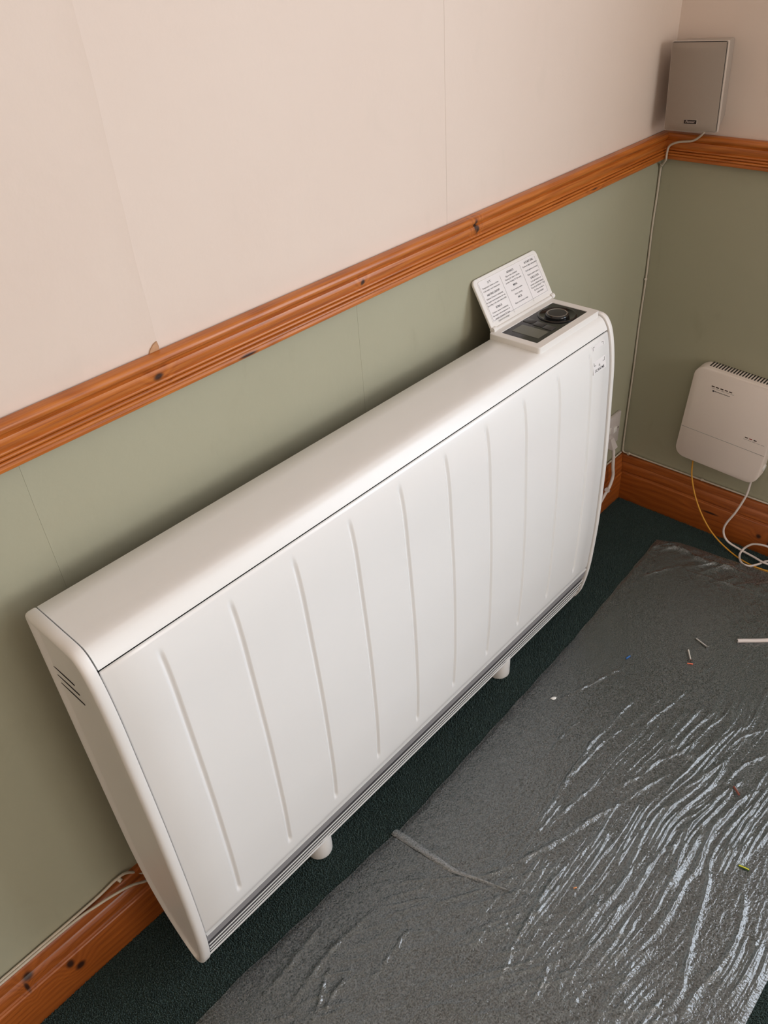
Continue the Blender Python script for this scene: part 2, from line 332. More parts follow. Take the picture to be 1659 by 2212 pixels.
strip(wall_right, WIN[1], -0.0007, BT-0.004, RB+0.004, 0.0006, 0.0006, 'green', 0, 0, axis=1)
# torn corner of paper above the rail
V = [(-1.2905, -0.0030, RT-0.001), (-1.2872, -0.0034, 0.9355), (-1.2820, -0.0038, 0.9402), (-1.2772, -0.0042, 0.9422), (-1.2762, -0.0040, 0.9360), (-1.2758, -0.0032, RT-0.001)]
V2 = [(x, -0.0005, z) for (x, y, z) in V]; n = len(V)
mesh('torn_paper_flap', V+V2, [tuple(range(n)), tuple(range(2*n-1, n-1, -1))]+[(i, (i+1) % n, n+(i+1) % n, n+i) for i in range(n)], 'torn', wall_back)

# mouldings: profile (out from wall, height) swept along the wall, mitred in the corner
def arc(cx, cz, rr, a0, a1, n):
    return [(cx+rr*math.cos(math.radians(a0+(a1-a0)*i/n)), cz+rr*math.sin(math.radians(a0+(a1-a0)*i/n))) for i in range(n+1)]
def rail_profile():
    p = [(0.0, RT-0.0040), (0.0024, RT-0.0040), (0.0026, RT-0.0006), (0.0034, RT), (0.010, RT)]
    p += arc(0.0125, RT-0.0065, 0.0062, 100, -60, 10)            # top bead
    p += [(0.0148, RT-0.0130), (0.0140, RT-0.0145)]              # quirk
    p += [(0.0165, RT-0.0155), (0.0176, RT-0.0195), (0.0170, RT-0.0240)]   # flat
    p += [(0.0150, RT-0.0275), (0.0142, RT-0.0295)]              # cove
    for k in range(3):
        c = RT-0.0322-k*0.0052; o_ = 0.0142+k*0.0013
        p += arc(o_, c, 0.0025, 80, -74, 6) + [(o_-0.0004, c-0.0027)]
    p += [(0.0182, RB+0.0040), (0.0180, RB+0.0008), (0.0172, RB), (0.0, RB)]
    return p
def skirt_profile():
    p = [(0.0, BT), (0.006, BT)] + arc(0.006, BT-0.005, 0.005, 90, 10, 6)
    p += [(0.0120, BT-0.0140), (0.0126, BT-0.0190), (0.0110, BT-0.0205), (0.0132, BT-0.0225)]
    p += [(0.0155, BT-0.030), (0.0162, BT-0.040), (0.0160, BT-0.0445), (0.0135, BT-0.0470), (0.0165, BT-0.0490)]
    p += arc(0.0165, BT-0.0525, 0.0035, 90, 0, 4) + [(0.0200, 0.002), (0.0195, 0.0), (0.0, 0.0)]
    return p
def sweep(name, prof, mat, axis, far, near_gap=0.0):
    V, F = [], []; n = len(prof)
    for (o_, z) in prof: V.append((-o_-near_gap, -o_, z) if axis == 0 else (-o_, -o_-near_gap, z))
    for (o_, z) in prof: V.append((far, -o_, z) if axis == 0 else (-o_, far, z))
    for i in range(n):
        j = (i+1) % n; F.append((i, j, n+j, n+i))
    F.append(tuple(range(n))); F.append(tuple(n+i for i in range(n)))
    o = mesh(name, V, F, mat, None, smooth=True, sharp=32); return struct(o)
sweep('trim_1', rail_profile(), 'rail_wood', 0, XL); sweep('trim_2', rail_profile(), 'rail_wood_y', 1, WIN[1])
sweep('baseboard_back', skirt_profile(), 'skirt_wood', 0, XL, 0.0012); sweep('baseboard_right', skirt_profile(), 'skirt_wood_y', 1, YF)

# ------------------------------------------------------------------ carpet pile: short tufts where the carpet is bare
def pile(regions, step):
    P = []
    for (x0, x1, y0, y1) in regions:
        nx, ny = int((x1-x0)/step), int((y1-y0)/step)
        gx, gy = np.meshgrid(np.linspace(x0, x1, nx), np.linspace(y0, y1, ny))
        P.append(np.stack([gx.ravel(), gy.ravel()], 1))
    P = np.concatenate(P); n = len(P); P = P+RNG.normal(0, step*0.38, P.shape)
    h = RNG.uniform(0.0022, 0.0046, n); rr = RNG.uniform(0.0008, 0.0015, n); a = RNG.uniform(0, 6.28, n)
    lean = RNG.normal(0, 0.0011, (n, 2))
    V = np.zeros((n, 7, 3), np.float32)
    for k in range(3):
        th = a+k*2.0944
        V[:, k, 0] = P[:, 0]+rr*np.cos(th); V[:, k, 1] = P[:, 1]+rr*np.sin(th); V[:, k, 2] = -0.0005
        V[:, 3+k, 0] = P[:, 0]+lean[:, 0]*0.6+0.75*rr*np.cos(th); V[:, 3+k, 1] = P[:, 1]+lean[:, 1]*0.6+0.75*rr*np.sin(th); V[:, 3+k, 2] = h*0.72
    V[:, 6, 0] = P[:, 0]+lean[:, 0]; V[:, 6, 1] = P[:, 1]+lean[:, 1]; V[:, 6, 2] = h
    T = []
    for k in range(3):
        j = (k+1) % 3; T += [(k, j, 3+j), (k, 3+j, 3+k), (3+k, 3+j, 6)]
    T = np.array(T, np.int32); Fc = (T[None]+np.arange(n)[:, None, None]*7).reshape(-1)
    me = bpy.data.meshes.new('carpet_pile'); me.vertices.add(n*7); me.vertices.foreach_set('co', V.ravel())
    nf = len(Fc)//3; me.loops.add(len(Fc)); me.loops.foreach_set('vertex_index', Fc)
    me.polygons.add(nf); me.polygons.foreach_set('loop_start', np.arange(nf, dtype=np.int32)*3); me.update(calc_edges=True)
    me.materials.append(MT['pile']); return link(bpy.data.objects.new('carpet_pile', me))
cp = pile([(-2.05, -0.022, -0.232, -0.021), (-0.135, -0.022, -0.62, -0.232), (-1.45, -0.75, -0.99, -0.815)], 0.0021)
tag(cp, 'short dark green carpet pile between the skirting and the plastic sheet', 'carpet', kind='stuff')

# ------------------------------------------------------------------ storage heater
HX0, HX1 = -1.5325, -0.4815          # between the end panels
HO0, HO1 = -1.5490, -0.4650          # outer faces
heater = thing('storage_heater', 'wide white storage heater standing in front of the green wall', 'heater', (-1.007, -0.12, 0.0))
FRONT = [(-0.118, 0.7305), (-0.146, 0.7303), (-0.158, 0.7270), (-0.1665, 0.7185), (-0.1745, 0.702), (-0.182, 0.669), (-0.187, 0.625), (-0.190, 0.56), (-0.193, 0.488), (-0.195, 0.415), (-0.195, 0.317),
         (-0.194, 0.26), (-0.191, 0.2), (-0.1875, 0.15), (-0.182, 0.109), (-0.174, 0.072), (-0.164, 0.048)]
def dense(pts, n):
    return [(v.x, v.y) for v in catmull([(a, b, 0) for a, b in pts], n)]
FD = dense(FRONT, 6)
BACK = [(-0.155, 0.038), (-0.142, 0.036), (-0.128, 0.046), (-0.112, 0.066), (-0.094, 0.095), (-0.076, 0.135), (-0.062, 0.185), (-0.053, 0.25), (-0.050, 0.32)]
LOOP = [(-0.0485, 0.722), (-0.0505, 0.7275), (-0.0555, 0.7305)] + FD + dense(BACK, 3) + [(-0.0485, 0.5)]
def inset(loop, dd):
    n = len(loop); out = []
    area = sum(loop[i][0]*loop[(i+1) % n][1]-loop[(i+1) % n][0]*loop[i][1] for i in range(n)); sg = 1 if area > 0 else -1
    for i in range(n):
        a = Vector(loop[i-1]); b = Vector(loop[i]); c = Vector(loop[(i+1) % n])
        e1 = (b-a).normalized(); e2 = (c-b).normalized(); n1 = Vector((-e1.y, e1.x)); n2 = Vector((-e2.y, e2.x)); nn = (n1+n2).normalized()
        de = min(dd, 0.009) if (b.y < 0.062 and dd > 0) else dd
        p = b+nn*sg*de/max(0.5, nn.dot(n1))
        if dd > 0.0055 and b.y > 0.72 and b.x > -0.060: p = Vector((-0.0485-dd, 0.7305-dd))
        out.append(tuple(p))
    return out
def end_panel(xin, xout):
    s = 1 if xout > xin else -1
    rings = [(xin, 0.004), (xin, 0.0005), (xin+s*0.0008, 0.0), (xout-s*0.006, 0.0), (xout-s*0.0028, 0.0009), (xout-s*0.0008, 0.0028), (xout, 0.0052), (xout, 0.0085), (xout-s*0.0012, 0.0105), (xout-s*0.0036, 0.0155), (xout-s*0.0042, 0.0190)]
    V, F = [], []; n = len(LOOP)
    for (x, dd) in rings:
        for (y, z) in (inset(LOOP, dd) if dd else LOOP): V.append((x, y, z))
    for k in range(len(rings)-1):
        for i in range(n):
            j = (i+1) % n; F.append((k*n+i, k*n+j, (k+1)*n+j, (k+1)*n+i))
    F.append(tuple(range(n))); F.append(tuple((len(rings)-1)*n+i for i in range(n)))
    return mesh('end_panel', V, F, 'white_plastic', heater, smooth=True, sharp=60)
ep0 = end_panel(HX0-0.0022, HO0); ep1 = end_panel(HX1+0.0020, HO1)
for (ya, za, yb, zb) in ((-0.064, 0.649, -0.112, 0.650), (-0.065, 0.635, -0.116, 0.636), (-0.066, 0.621, -0.120, 0.622)):
    for ep, xo, s in ((ep0, HO0, 1), (ep1, HO1, -1)):
        x = xo+s*0.0042
        V = [(x-s*0.0006, ya, za+0.0002), (x-s*0.0006, (ya+yb)/2, (za+zb)/2+0.0014), (x-s*0.0006, yb, zb+0.0012), (x-s*0.0006, yb, zb-0.0012), (x-s*0.0006, (ya+yb)/2, (za+zb)/2-0.0012), (x-s*0.0006, ya, za-0.0002)]
        V += [(x+s*0.004, y, z) for (_, y, z) in V]
        mesh('vent_slot', V, [tuple(range(6)), tuple(range(11, 5, -1))]+[(i, (i+1) % 6, 6+(i+1) % 6, 6+i) for i in range(6)], 'slot', ep)
# dark core behind the panels
core = inset(LOOP, 0.010); V, F = [], []; n = len(core)
for x in (HX0, HX1): V += [(x, y, z) for y, z in core]
F = [(i, (i+1) % n, n+(i+1) % n, n+i) for i in range(n)]+[tuple(range(n)), tuple(range(n, 2*n))]
mesh('body', V, F, 'core', heater)
# panels: offset of the front profile, extruded between the ends
PO = inset(FD, 0.0); 
def norm_at(path, i):
    a = Vector(path[max(0, i-1)]); b = Vector(path[min(len(path)-1, i+1)]); t_ = (b-a).normalized(); return Vector((-t_.y, t_.x))*-1
def resample(path, step):
    out = [path[0]]; acc = 0
    for i in range(1, len(path)):
        a, b = Vector(path[i-1]), Vector(path[i]); L = (b-a).length; n_ = max(1, int(L/step))
        for k in range(1, n_+1): out.append(tuple(a.lerp(b, k/n_)))
    return out
def offset_path(path, dd):
    return [tuple(Vector(path[i])+norm_at(path, i)*dd) for i in range(len(path))]
def cut(path, zlo, zhi): return [p for p in path if zlo <= p[1] <= zhi]
def panel(name, path, x0, x1, th, mat, xs=None, disp=None, lip=0.0012):
    # path: (y, z) list of the outer surface; builds a thin shell with rolled edges
    xs = xs or [x0, x1]; V, F = [], []; m = len(path)
    nor = [norm_at(path, i) for i in range(m)]
    for x in xs:
        for i, p in enumerate(path):
            dd = disp(x, p[1], i/(m-1)) if disp else 0.0
            e = 0.0
            V.append((x, p[0]+nor[i].x*(-dd), p[1]+nor[i].y*(-dd)))
    nx = len(xs); top = lambda a, i: a*m+i
    for a in range(nx-1):
        for i in range(m-1): F.append((top(a, i), top(a, i+1), top(a+1, i+1), top(a+1, i)))
    # border turned inward
    border = [(0, i) for i in range(m)]+[(a, m-1) for a in range(1, nx)]+[(nx-1, i) for i in range(m-2, -1, -1)]+[(a, 0) for a in range(nx-2, 0, -1)]
    base = len(V)
    for (a, i) in border: 
        v = V[top(a, i)]; V.append((v[0], v[1]-nor[i].x*th, v[2]-nor[i].y*th))
    nb = len(border)
    for k in range(nb):
        j = (k+1) % nb; F.append((top(*border[k]), top(*border[j]), base+j, base+k))
    return mesh(name, V, F, mat, heater, smooth=True, sharp=50)
nsign = norm_at(FD, 40); OUTS = 1.0 if nsign.x < 0 else -1.0
SEAM = 0.7035
FDD = resample(FD, 0.004)
top_path = [(-0.0505, 0.7265), (-0.0515, 0.7275), (-0.08, 0.7278)]+offset_path([p for p in FDD if p[1] > SEAM], -0.0028*OUTS)
_n = norm_at
def norm_at(path, i):
    v = _n(path, i); return v*OUTS
panel('top_panel', top_path, HX0, HX1, 0.008, 'white_metal')
fp = [p for p in offset_path(FDD, -0.0028) if 0.147 <= p[1] <= SEAM-0.0022]
fp = [(fp[0][0]+0.0022, fp[0][1]+0.0008), (fp[0][0]+0.0006, fp[0][1]+0.0004)]+fp+[(fp[-1][0]+0.0007, fp[-1][1]-0.0012), (fp[-1][0]+0.0028, fp[-1][1]-0.0022)]
GX = [-1.4645+0.1020*i for i in range(10)]
GZ0, GZ1 = 0.178, 0.683
xs = [HX0, HX0+0.0012]
for g in GX: xs += [g+o_ for o_ in (-0.0062, -0.0054, -0.0046, -0.003, -0.0012, 0.0, 0.0012, 0.003, 0.0046, 0.0054, 0.0062)]
xs += [HX1-0.0012, HX1]
def groove(x, z, t_):
    dd = 0.0
    g = min(GX, key=lambda q: abs(q-x)); u = abs(x-g)/0.0054
    if u < 1: 
        e = min(1.0, max(0.0, (z-GZ0)/0.008))*min(1.0, max(0.0, (GZ1-z)/0.010)); dd = 0.0034*e*(0.5+0.5*math.cos(math.pi*u))
    if x in (HX0, HX1): dd += 0.0012
    return dd
panel('front_panel', fp, HX0, HX1, 0.006, 'white_panel', xs, groove)
# bottom outlet: lip, grey band and slats
def bar(name, z0, z1, off0, off1, th, mat, x0=HX0, x1=HX1):
    path = [p for p in offset_path(FDD, -off0) if z0 <= p[1] <= z1]
    return panel(name, path, x0, x1, th, mat)
panel('lip', [p for p in resample(offset_path(FDD, -0.0020), 0.0008) if 0.1395 <= p[1] <= 0.1432], HX0, HX1, 0.006, 'white_metal')
bar('grille_band', 0.1120, 0.1390, 0.0042, 0, 0.003, 'grey_band')
bar('grille_gap_shade', 0.0480, 0.1130, 0.0062, 0, 0.002, 'grille_dark')  # dark sheet standing in for shade between the slats
fine = resample(offset_path(FDD, -0.0020), 0.0008)
for k, (a, b) in enumerate(((0.1058, 0.1090), (0.0928, 0.0960), (0.0798, 0.0830), (0.0668, 0.0700), (0.0490, 0.0555))):
    panel('slat', [p for p in fine if a <= p[1] <= b], HX0, HX1-0.0025*k, 0.0012, 'white_metal')
for x in (-1.279, -0.740):
    lathe('foot', [(0.0205, 0.0), (0.0228, 0.0015), (0.0235, 0.004), (0.0240, 0.05), (0.0240, 0.090)], (x, -0.1385, 0.0), 'white_plastic', heater)
for x in (-1.279, -0.740):
    lathe('foot', [(0.0205, 0.0), (0.0228, 0.0015), (0.0235, 0.004), (0.0240, 0.05), (0.0240, 0.16)], (x, -0.0800, 0.0), 'white_plastic', heater)
# instruction sticker on the front panel (code left blank)
sy = lambda z: min((p for p in offset_path(FDD, -0.0028)), key=lambda p: abs(p[1]-z))[0]
ex = Vector((1, 0, 0)); ez0 = Vector((0, sy(0.69)-sy(0.645), 0.045)).normalized(); en = ex.cross(ez0)
so = Vector((-0.5185, (sy(0.69)+sy(0.645))/2, 0.6675))+en*0.0004
stm = frame_mtx(so, ex, ez0, en)
st = box('sticker', (-0.0215, -0.0265, -0.0003), (0.0215, 0.0265, 0.0003), 'label_white', heater, mtx=stm)
V, F = [], []
def rect2(x0, y0, x1, y1, z, m_):
    i = len(V)
    for (x, y) in ((x0, y0), (x1, y0), (x1, y1), (x0, y1)): V.append(tuple(m_ @ Vector((x, y, z))))
    F.append((i, i+1, i+2, i+3))
for sx in (-1, 1):
    for sz in (-1, 1):
        cx, cz = sx*0.0175, 0.0065+sz*0.0175
        rect2(min(cx, cx-sx*0.006), cz-0.0004, max(cx, cx-sx*0.006), cz+0.0004, 0.0006, stm)
        rect2(cx-0.0004, min(cz, cz-sz*0.006), cx+0.0004, max(cz, cz-sz*0.006), 0.0006, stm)
for k in range(2):
    for sx in (-1, 1):
        i = len(V); y = -0.0135-k*0.0022
        for (x, yy) in ((0, y+0.0018), (sx*0.0022, y), (sx*0.0022, y-0.0008), (0, y+0.0010)): V.append(tuple(stm @ Vector((x, yy, 0.0006))))
        F.append((i, i+1, i+2, i+3))
tag(mesh('sticker_marks', V, F, 'ink', st), kind='stuff')
text_mesh('sticker_lettering', 'SCAN ME', 0.0075, stm @ Matrix.Translation((0, -0.0240, 0.0006)), 'ink', st, bold=0.00005)

# control unit
CZ = 0.7360
ctrl = box('control_housing', (-0.6700, -0.1485, 0.7230), (-0.4875, -0.0520, CZ), 'white_plastic', heater, bevel=0.0015, seg=2)
# frame = housing with raised rim round the glass
def rim(x0, x1, y0, y1, w, z0, z1):
    V, F = [], []
    def ring(dx, z):
        i = len(V); rr = max(0.0022, 0.0055-dx)
        for (cx, cy, a0) in ((x1-dx-rr, y1-dx-rr, 0), (x0+dx+rr, y1-dx-rr, 90), (x0+dx+rr, y0+dx+rr, 180), (x1-dx-rr, y0+dx+rr, 270)):
            for k in range(5): a = math.radians(a0+22.5*k); V.append((cx+rr*math.cos(a), cy+rr*math.sin(a), z))
        return i
    R_ = [ring(0.0006, z0), ring(0.0, z0+0.0008), ring(0.0, z1-0.0008), ring(0.0008, z1), ring(w-0.0006, z1), ring(w, z1-0.0006), ring(w, z0)]
    for a, b in zip(R_, R_[1:]):
        for k in range(20):
            j = (k+1) % 20; F.append((a+k, a+j, b+j, b+k))
    return mesh('rim', V, F, 'white_plastic', ctrl, smooth=True, sharp=30)
rim(-0.6740, -0.4835, -0.1525, -0.0480, 0.0155, 0.7240, CZ+0.0018)
box('display_glass', (-0.6585, -0.1375, CZ-0.0005), (-0.4985, -0.0625, CZ+0.0006), 'black_glass', ctrl)
DC = (-0.5415, -0.1010, CZ+0.0004)
lathe('dial_well', [(0.0345, 0.0), (0.0345, 0.0016), (0.0325, 0.0024), (0.0300, 0.0016), (0.0280, 0.0004), (0.0, 0.0004)], DC, 'black_gloss', ctrl, seg=56)
lathe('dial', [(0.0210, 0.0004), (0.0210, 0.0028), (0.0200, 0.0044), (0.0185, 0.0050), (0.0, 0.0050)], DC, 'black_gloss', ctrl, seg=56)
lathe('dial_ring', [(0.0180, 0.0046), (0.0180, 0.0056), (0.0168, 0.0056), (0.0164, 0.0051)], DC, 'dial_ring', ctrl, seg=56)
lathe('dial_cap', [(0.0163, 0.0046), (0.0163, 0.0053), (0.0150, 0.0056), (0.0, 0.0057)], DC, 'dial_cap', ctrl, seg=56)
box('display_screen', (-0.6410, -0.1275, CZ), (-0.6090, -0.0735, CZ+0.0010), 'lcd', ctrl)
for k in range(3):
    y = -0.076-0.0215*k
    bt = box('button', (-0.5975+0.004*k*(-0.6), y-0.0095, CZ), (-0.5810-0.004*k*0.6, y+0.0095, CZ+0.0016), 'button', ctrl, bevel=0.0006)
# lid, open and leaning on the wall
hinge = Vector((-0.5705, -0.0505, 0.7400)); LU = Vector((0, 0.0450, 0.0772)).normalized(); LN = ex.cross(LU)
LW, LH = 0.1905, 0.0910
lm = frame_mtx(hinge, ex, LU, LN)
def rounded_slab(name, w, y0, y1, z0, z1, rad, mat, parent, m_, top_only=True, bev=0.0009):
    P = []
    def corner(cx, cy, a0):
        return [(cx+rad*math.cos(math.radians(a0+15*i)), cy+rad*math.sin(math.radians(a0+15*i))) for i in range(7)]
    P += [(-w/2, y0), (w/2, y0)] if top_only else corner(-w/2+rad, y0+rad, 180)+corner(w/2-rad, y0+rad, 270)
    P += corner(w/2-rad, y1-rad, 0)+corner(-w/2+rad, y1-rad, 90)
    V, F = [], []; n = len(P); cx, cy = 0, (y0+y1)/2
    for (z, s) in ((z0, bev), (z0+bev, 0), (z1-bev, 0), (z1, bev)):
        for (x, y) in P:
            V.append(tuple(m_ @ Vector((x-s*np.sign(x), y-s*np.sign(y-cy), z))))
    for k in range(3):
        for i in range(n): F.append((k*n+i, k*n+(i+1) % n, (k+1)*n+(i+1) % n, (k+1)*n+i))
    F.append(tuple(range(n))); F.append(tuple(3*n+i for i in range(n)))
    return mesh(name, V, F, mat, parent, smooth=True, sharp=30)
lid = rounded_slab('lid', LW, 0.002, LH, -0.0050, 0.0, 0.009, 'white_plastic', heater, lm)
rounded_slab('lid_label', LW-0.018, 0.012, LH-0.006, -0.0005, 0.0007, 0.006, 'label_white', lid, lm, bev=0.0004)
tube('hinge', [lm @ Vector((-LW/2+0.010, 0.0, -0.001)), lm @ Vector((LW/2-0.010, 0.0, -0.001))], 0.0036, 'white_plastic', heater, smoothpath=False, sides=14)
for s in (-1, 1):
    tube('hinge_knuckle', [lm @ Vector((s*(LW/2-0.0095), 0.0005, -0.0012)), lm @ Vector((s*(LW/2-0.0005), 0.0005, -0.0012))], 0.0052, 'white_plastic', lid, smoothpath=False, sides=16)
def lidtext(name, txt, a, b, size, bold):
    m_ = lm @ Matrix.Translation(((a-0.5)*LW, (1-b)*LH-0.001, 0.0009)) @ Matrix.Diagonal((0.88, 1, 1, 1))
    text_mesh(name, txt, size, m_, 'ink', lid, bold=bold)
HB, HS, BS = 0.00009, 0.0050, 0.0042
cols = [
 (0.205, [('21°C', .155, ['Temperature shown on screen', 'is the target room temperature'], [.225, .285]),
          ('HEATING ON/OFF', .375, ['Indicates if heater is maintaining', 'the target room temperature or not,', 'according to the active timer profile'], [.44, .50, .56]),
          ('SETBACK', .650, ['If shown, heater is maintaining', 'the target room temperature set', "outside scheduled 'On' times", '(optional via settings)'], [.715, .775, .835, .895])]),
 (0.530, [('ADVANCE', .155, ['Skip to next scheduled', "'Heating On' time or end the", "current 'Heating On' time early"], [.22, .28, .34]),
          ('MENU', .430, ['Access heating modes', 'Access settings'], [.51, .60]),
          ('BACK', .680, ['Return to previous screen'], [.765])]),
 (0.835, [('ROTARY DIAL', .150, ['Rotate to adjust temperature', 'Scroll up/down in menus', 'Push to confirm option'], [.215, .305, .395]),
          ('CHILD LOCK', .475, ['Locks all functions to', 'prevent accidental changes.', "Press & hold 'BACK' + 'Dial'", 'for three seconds to', 'enable/disable'], [.54, .60, .66, .72, .78])])]
for a, blocks in cols:
    for (hd, hb, lines, lb) in blocks:
        lidtext('heading_lettering', hd, a, hb, HS, HB)
        for tline, b in zip(lines, lb): lidtext('body_lettering', tline, a, b, BS, 0.0)
V, F = [], []
for a in (0.370, 0.690): rect2((a-0.5)*LW-0.0003, LH*0.10, (a-0.5)*LW+0.0003, LH*0.86, 0.0009, lm)
x0, x1, y0, y1 = -LW/2+0.011, LW/2-0.011, 0.0135, LH-0.010
for (a, b, c, e) in ((x0, y0, x1, y0+0.0005), (x0, y0, x0+0.0005, y1), (x1-0.0005, y0, x1, y1)): rect2(a, b, c, e, 0.0009, lm)
mesh('label_rules', V, F, 'ink_grey', lid)

# ------------------------------------------------------------------ loudspeaker (on the right wall above the rail)
spk = thing('loudspeaker', 'silver wall loudspeaker above the dado rail in the corner', 'speaker', (-0.001, -0.0865, 0.9490), (-0.045, 0, 0))
# local: x out from wall is negative, y along wall, z up
def loft(name, secs, mat, parent, local=True, sharp=35):
    V, F = [], []; n = len(secs[0])
    for s in secs: V += s
    for k in range(len(secs)-1):
        for i in range(n): F.append((k*n+i, k*n+(i+1) % n, (k+1)*n+(i+1) % n, (k+1)*n+i))
    F.append(tuple(range(n))); F.append(tuple((len(secs)-1)*n+i for i in range(n)))
    return mesh(name, V, F, mat, parent, smooth=True, local=local, sharp=sharp)
SH, SW = 0.1560, 0.1090
def rsec(x, y0, y1, z0, z1, rr=0.003):
    out = []
    for (cy, cz, a0) in ((y1-rr, z1-rr, 0), (y0+rr, z1-rr, 90), (y0+rr, z0+rr, 180), (y1-rr, z0+rr, 270)):
        for i in range(4): a = math.radians(a0+30*i); out.append((x, cy+rr*math.cos(a), cz+rr*math.sin(a)))
    return out
loft('cabinet', [rsec(0.0, -0.036, 0.036, 0.016, SH-0.004), rsec(-0.030, -0.0445, 0.0445, 0.010, SH-0.001), rsec(-0.0640, -0.0530, 0.0530, 0.001, SH)], 'silver', spk)
loft('trim_frame', [rsec(-0.0640, -0.0545, 0.0545, 0.0, SH), rsec(-0.0700, -0.0545, 0.0545, 0.0, SH)], 'silver_light', spk)
loft('gap_strip', [rsec(-0.0700, -0.0530, 0.0530, 0.0012, SH-0.0012), rsec(-0.0712, -0.0530, 0.0530, 0.0012, SH-0.0012)], 'badge', spk)
# grille with a bowed front and a scooped top edge
V, F = [], []; ny, nz = 24, 30
for i in range(ny+1):
    u = -1+2*i/ny
    for k in range(nz+1):
        w = k/nz; zt = SH-0.0022; z = 0.0022+(zt-0.0022)*w
        bow = 0.0085*(1-u*u)
        dip = max(0.0, (w-0.955)/0.045)
        V.append((-0.0715-0.0015-bow*(1-dip*0.9)*min(1, 0.55+0.45*min(1, w/0.05)), u*0.0524, z))
m_ = nz+1
for i in range(ny):
    for k in range(nz): F.append((i*m_+k, i*m_+k+1, (i+1)*m_+k+1, (i+1)*m_+k))
base = len(V); bd = [(0, k) for k in range(nz+1)]+[(i, nz) for i in range(1, ny+1)]+[(ny, k) for k in range(nz-1, -1, -1)]+[(i, 0) for i in range(ny-1, 0, -1)]
for (i, k) in bd: v = V[i*m_+k]; V.append((-0.0712, v[1], v[2]))
for q in range(len(bd)):
    j = (q+1) % len(bd); F.append((bd[q][0]*m_+bd[q][1], bd[j][0]*m_+bd[j][1], base+j, base+q))
F.append(tuple(base+q for q in range(len(bd))))
gr = mesh('grille', V, F, 'silver_cloth', spk, smooth=True, local=True, sharp=40)
by = -0.0035; bx = -0.0815
loft('badge_rim', [rsec(bx+0.003, by-0.0131, by+0.0131, 0.0155, 0.0235, 0.001), rsec(bx-0.0001, by-0.0131, by+0.0131, 0.0155, 0.0235, 0.001)], 'silver_light', gr)
bdg = loft('badge', [rsec(bx+0.003, by-0.0126, by+0.0126, 0.0160, 0.0230, 0.0008), rsec(bx-0.0008, by-0.0126, by+0.0126, 0.0160, 0.0230, 0.0008)], 'badge', gr)
text_mesh('badge_lettering', 'Pioneer', 0.0060, frame_mtx((bx-0.0011, by, 0.0180), (0, -1, 0), (0, 0, 1), (-1, 0, 0)), 'badge_text', gr, bold=0.0, local=True, shear=0.25)
# speaker cable: off the cabinet, over the rail, down the corner, along the skirting
sc = tube('speaker_cable', [(-0.020, -0.104, 0.962), (-0.0285, -0.098, 0.942), (-0.028, -0.088, 0.930), (-0.0268, -0.074, 0.9215), (-0.0275, -0.046, 0.9165), (-0.0265, -0.0280, 0.9075), (-0.0250, -0.0235, 0.893), (-0.0235, -0.0225, 0.879), (-0.013, -0.0115, 0.866),
   (-0.0055, -0.0050, 0.855), (-0.0040, -0.0045, 0.80), (-0.0045, -0.0035, 0.73), (-0.0040, -0.0050, 0.62), (-0.0045, -0.0040, 0.50), (-0.0040, -0.0050, 0.38), (-0.0050, -0.0050, 0.25), (-0.0055, -0.0060, 0.16), (-0.0060, -0.0090, 0.1395),
   (-0.0055, -0.0300, 0.1385), (-0.0050, -0.10, 0.1378), (-0.0050, -0.225, 0.1378), (-0.0050, -0.35, 0.1375), (-0.0050, -0.60, 0.1375), (-0.0050, -0.90, 0.1375)], 0.0022, 'cream_cable', squash=1.0)
tag(sc, 'thin cream speaker wire running down the room corner', 'cable')
for (p, q) in (((-0.0125, -0.0105, 0.866), (-0.0060, -0.0060, 0.862)), ((-0.0075, -0.0070, 0.612), (-0.0045, -0.0045, 0.612)), ((-0.0085, -0.228, 0.1405), (-0.0045, -0.228, 0.1390)), ((-0.0120, -0.026, 0.1395), (-0.0060, -0.026, 0.1400))):
    tube('cable_clip', [p, q], 0.0034, 'cream_cable', sc, smoothpath=False)

# ------------------------------------------------------------------ router on the right wall
rot = 0.060
rt = thing('router', 'white wall-mounted router box with five status marks', 'router', (-0.002, -0.262, 0.2060), (rot, 0, 0))
RW, RH = 0.2060, 0.2480
def rs(x, ins, rr): return rsec8(x, -RW/2+ins, RW/2-ins, ins, RH-ins, rr)
def rsec8(x, y0, y1, z0, z1, rr):
    out = []
    for (cy, cz, a0) in ((y1-rr, z1-rr, 0), (y0+rr, z1-rr, 90), (y0+rr, z0+rr, 180), (y1-rr, z0+rr, 270)):
        for i in range(9): a = math.radians(a0+90/8*i); out.append((x, cy+rr*math.cos(a), cz+rr*math.sin(a)))
    return out
loft('case', [rs(0.0, 0.006, 0.020), rs(-0.006, 0.001, 0.025), rs(-0.012, 0.0, 0.026), rs(-0.0405, 0.0, 0.026), rs(-0.0425, 0.0007, 0.0255), rs(-0.0436, 0.0025, 0.024)], 'router', rt)
for k in range(24):
    y = RW/2-0.028-k*0.0068
    if y < -RW/2+0.02: break
    box('vent_slot', (-0.0300, y-0.0016, RH-0.0006), (-0.0060, y+0.0016, RH+0.0004), 'slot', rt, local=True)
box('panel_seam', (-0.0440, -RW/2+0.002, 0.0835), (-0.0434, RW/2-0.002, 0.0843), 'ink_grey', rt, local=True)
for k in range(5):
    y = 0.0555-k*0.0103; box('status_light', (-0.0442, y-0.0068, 0.2080), (-0.0435, y, 0.2102), 'led', rt, local=True)
for k in range(3):
    y = -0.0480-k*0.0103; box('status_light', (-0.0442, y-0.0066, 0.1130), (-0.0435, y, 0.1152), 'led_red' if k == 1 else 'led', rt, local=True)
V, F = [], []
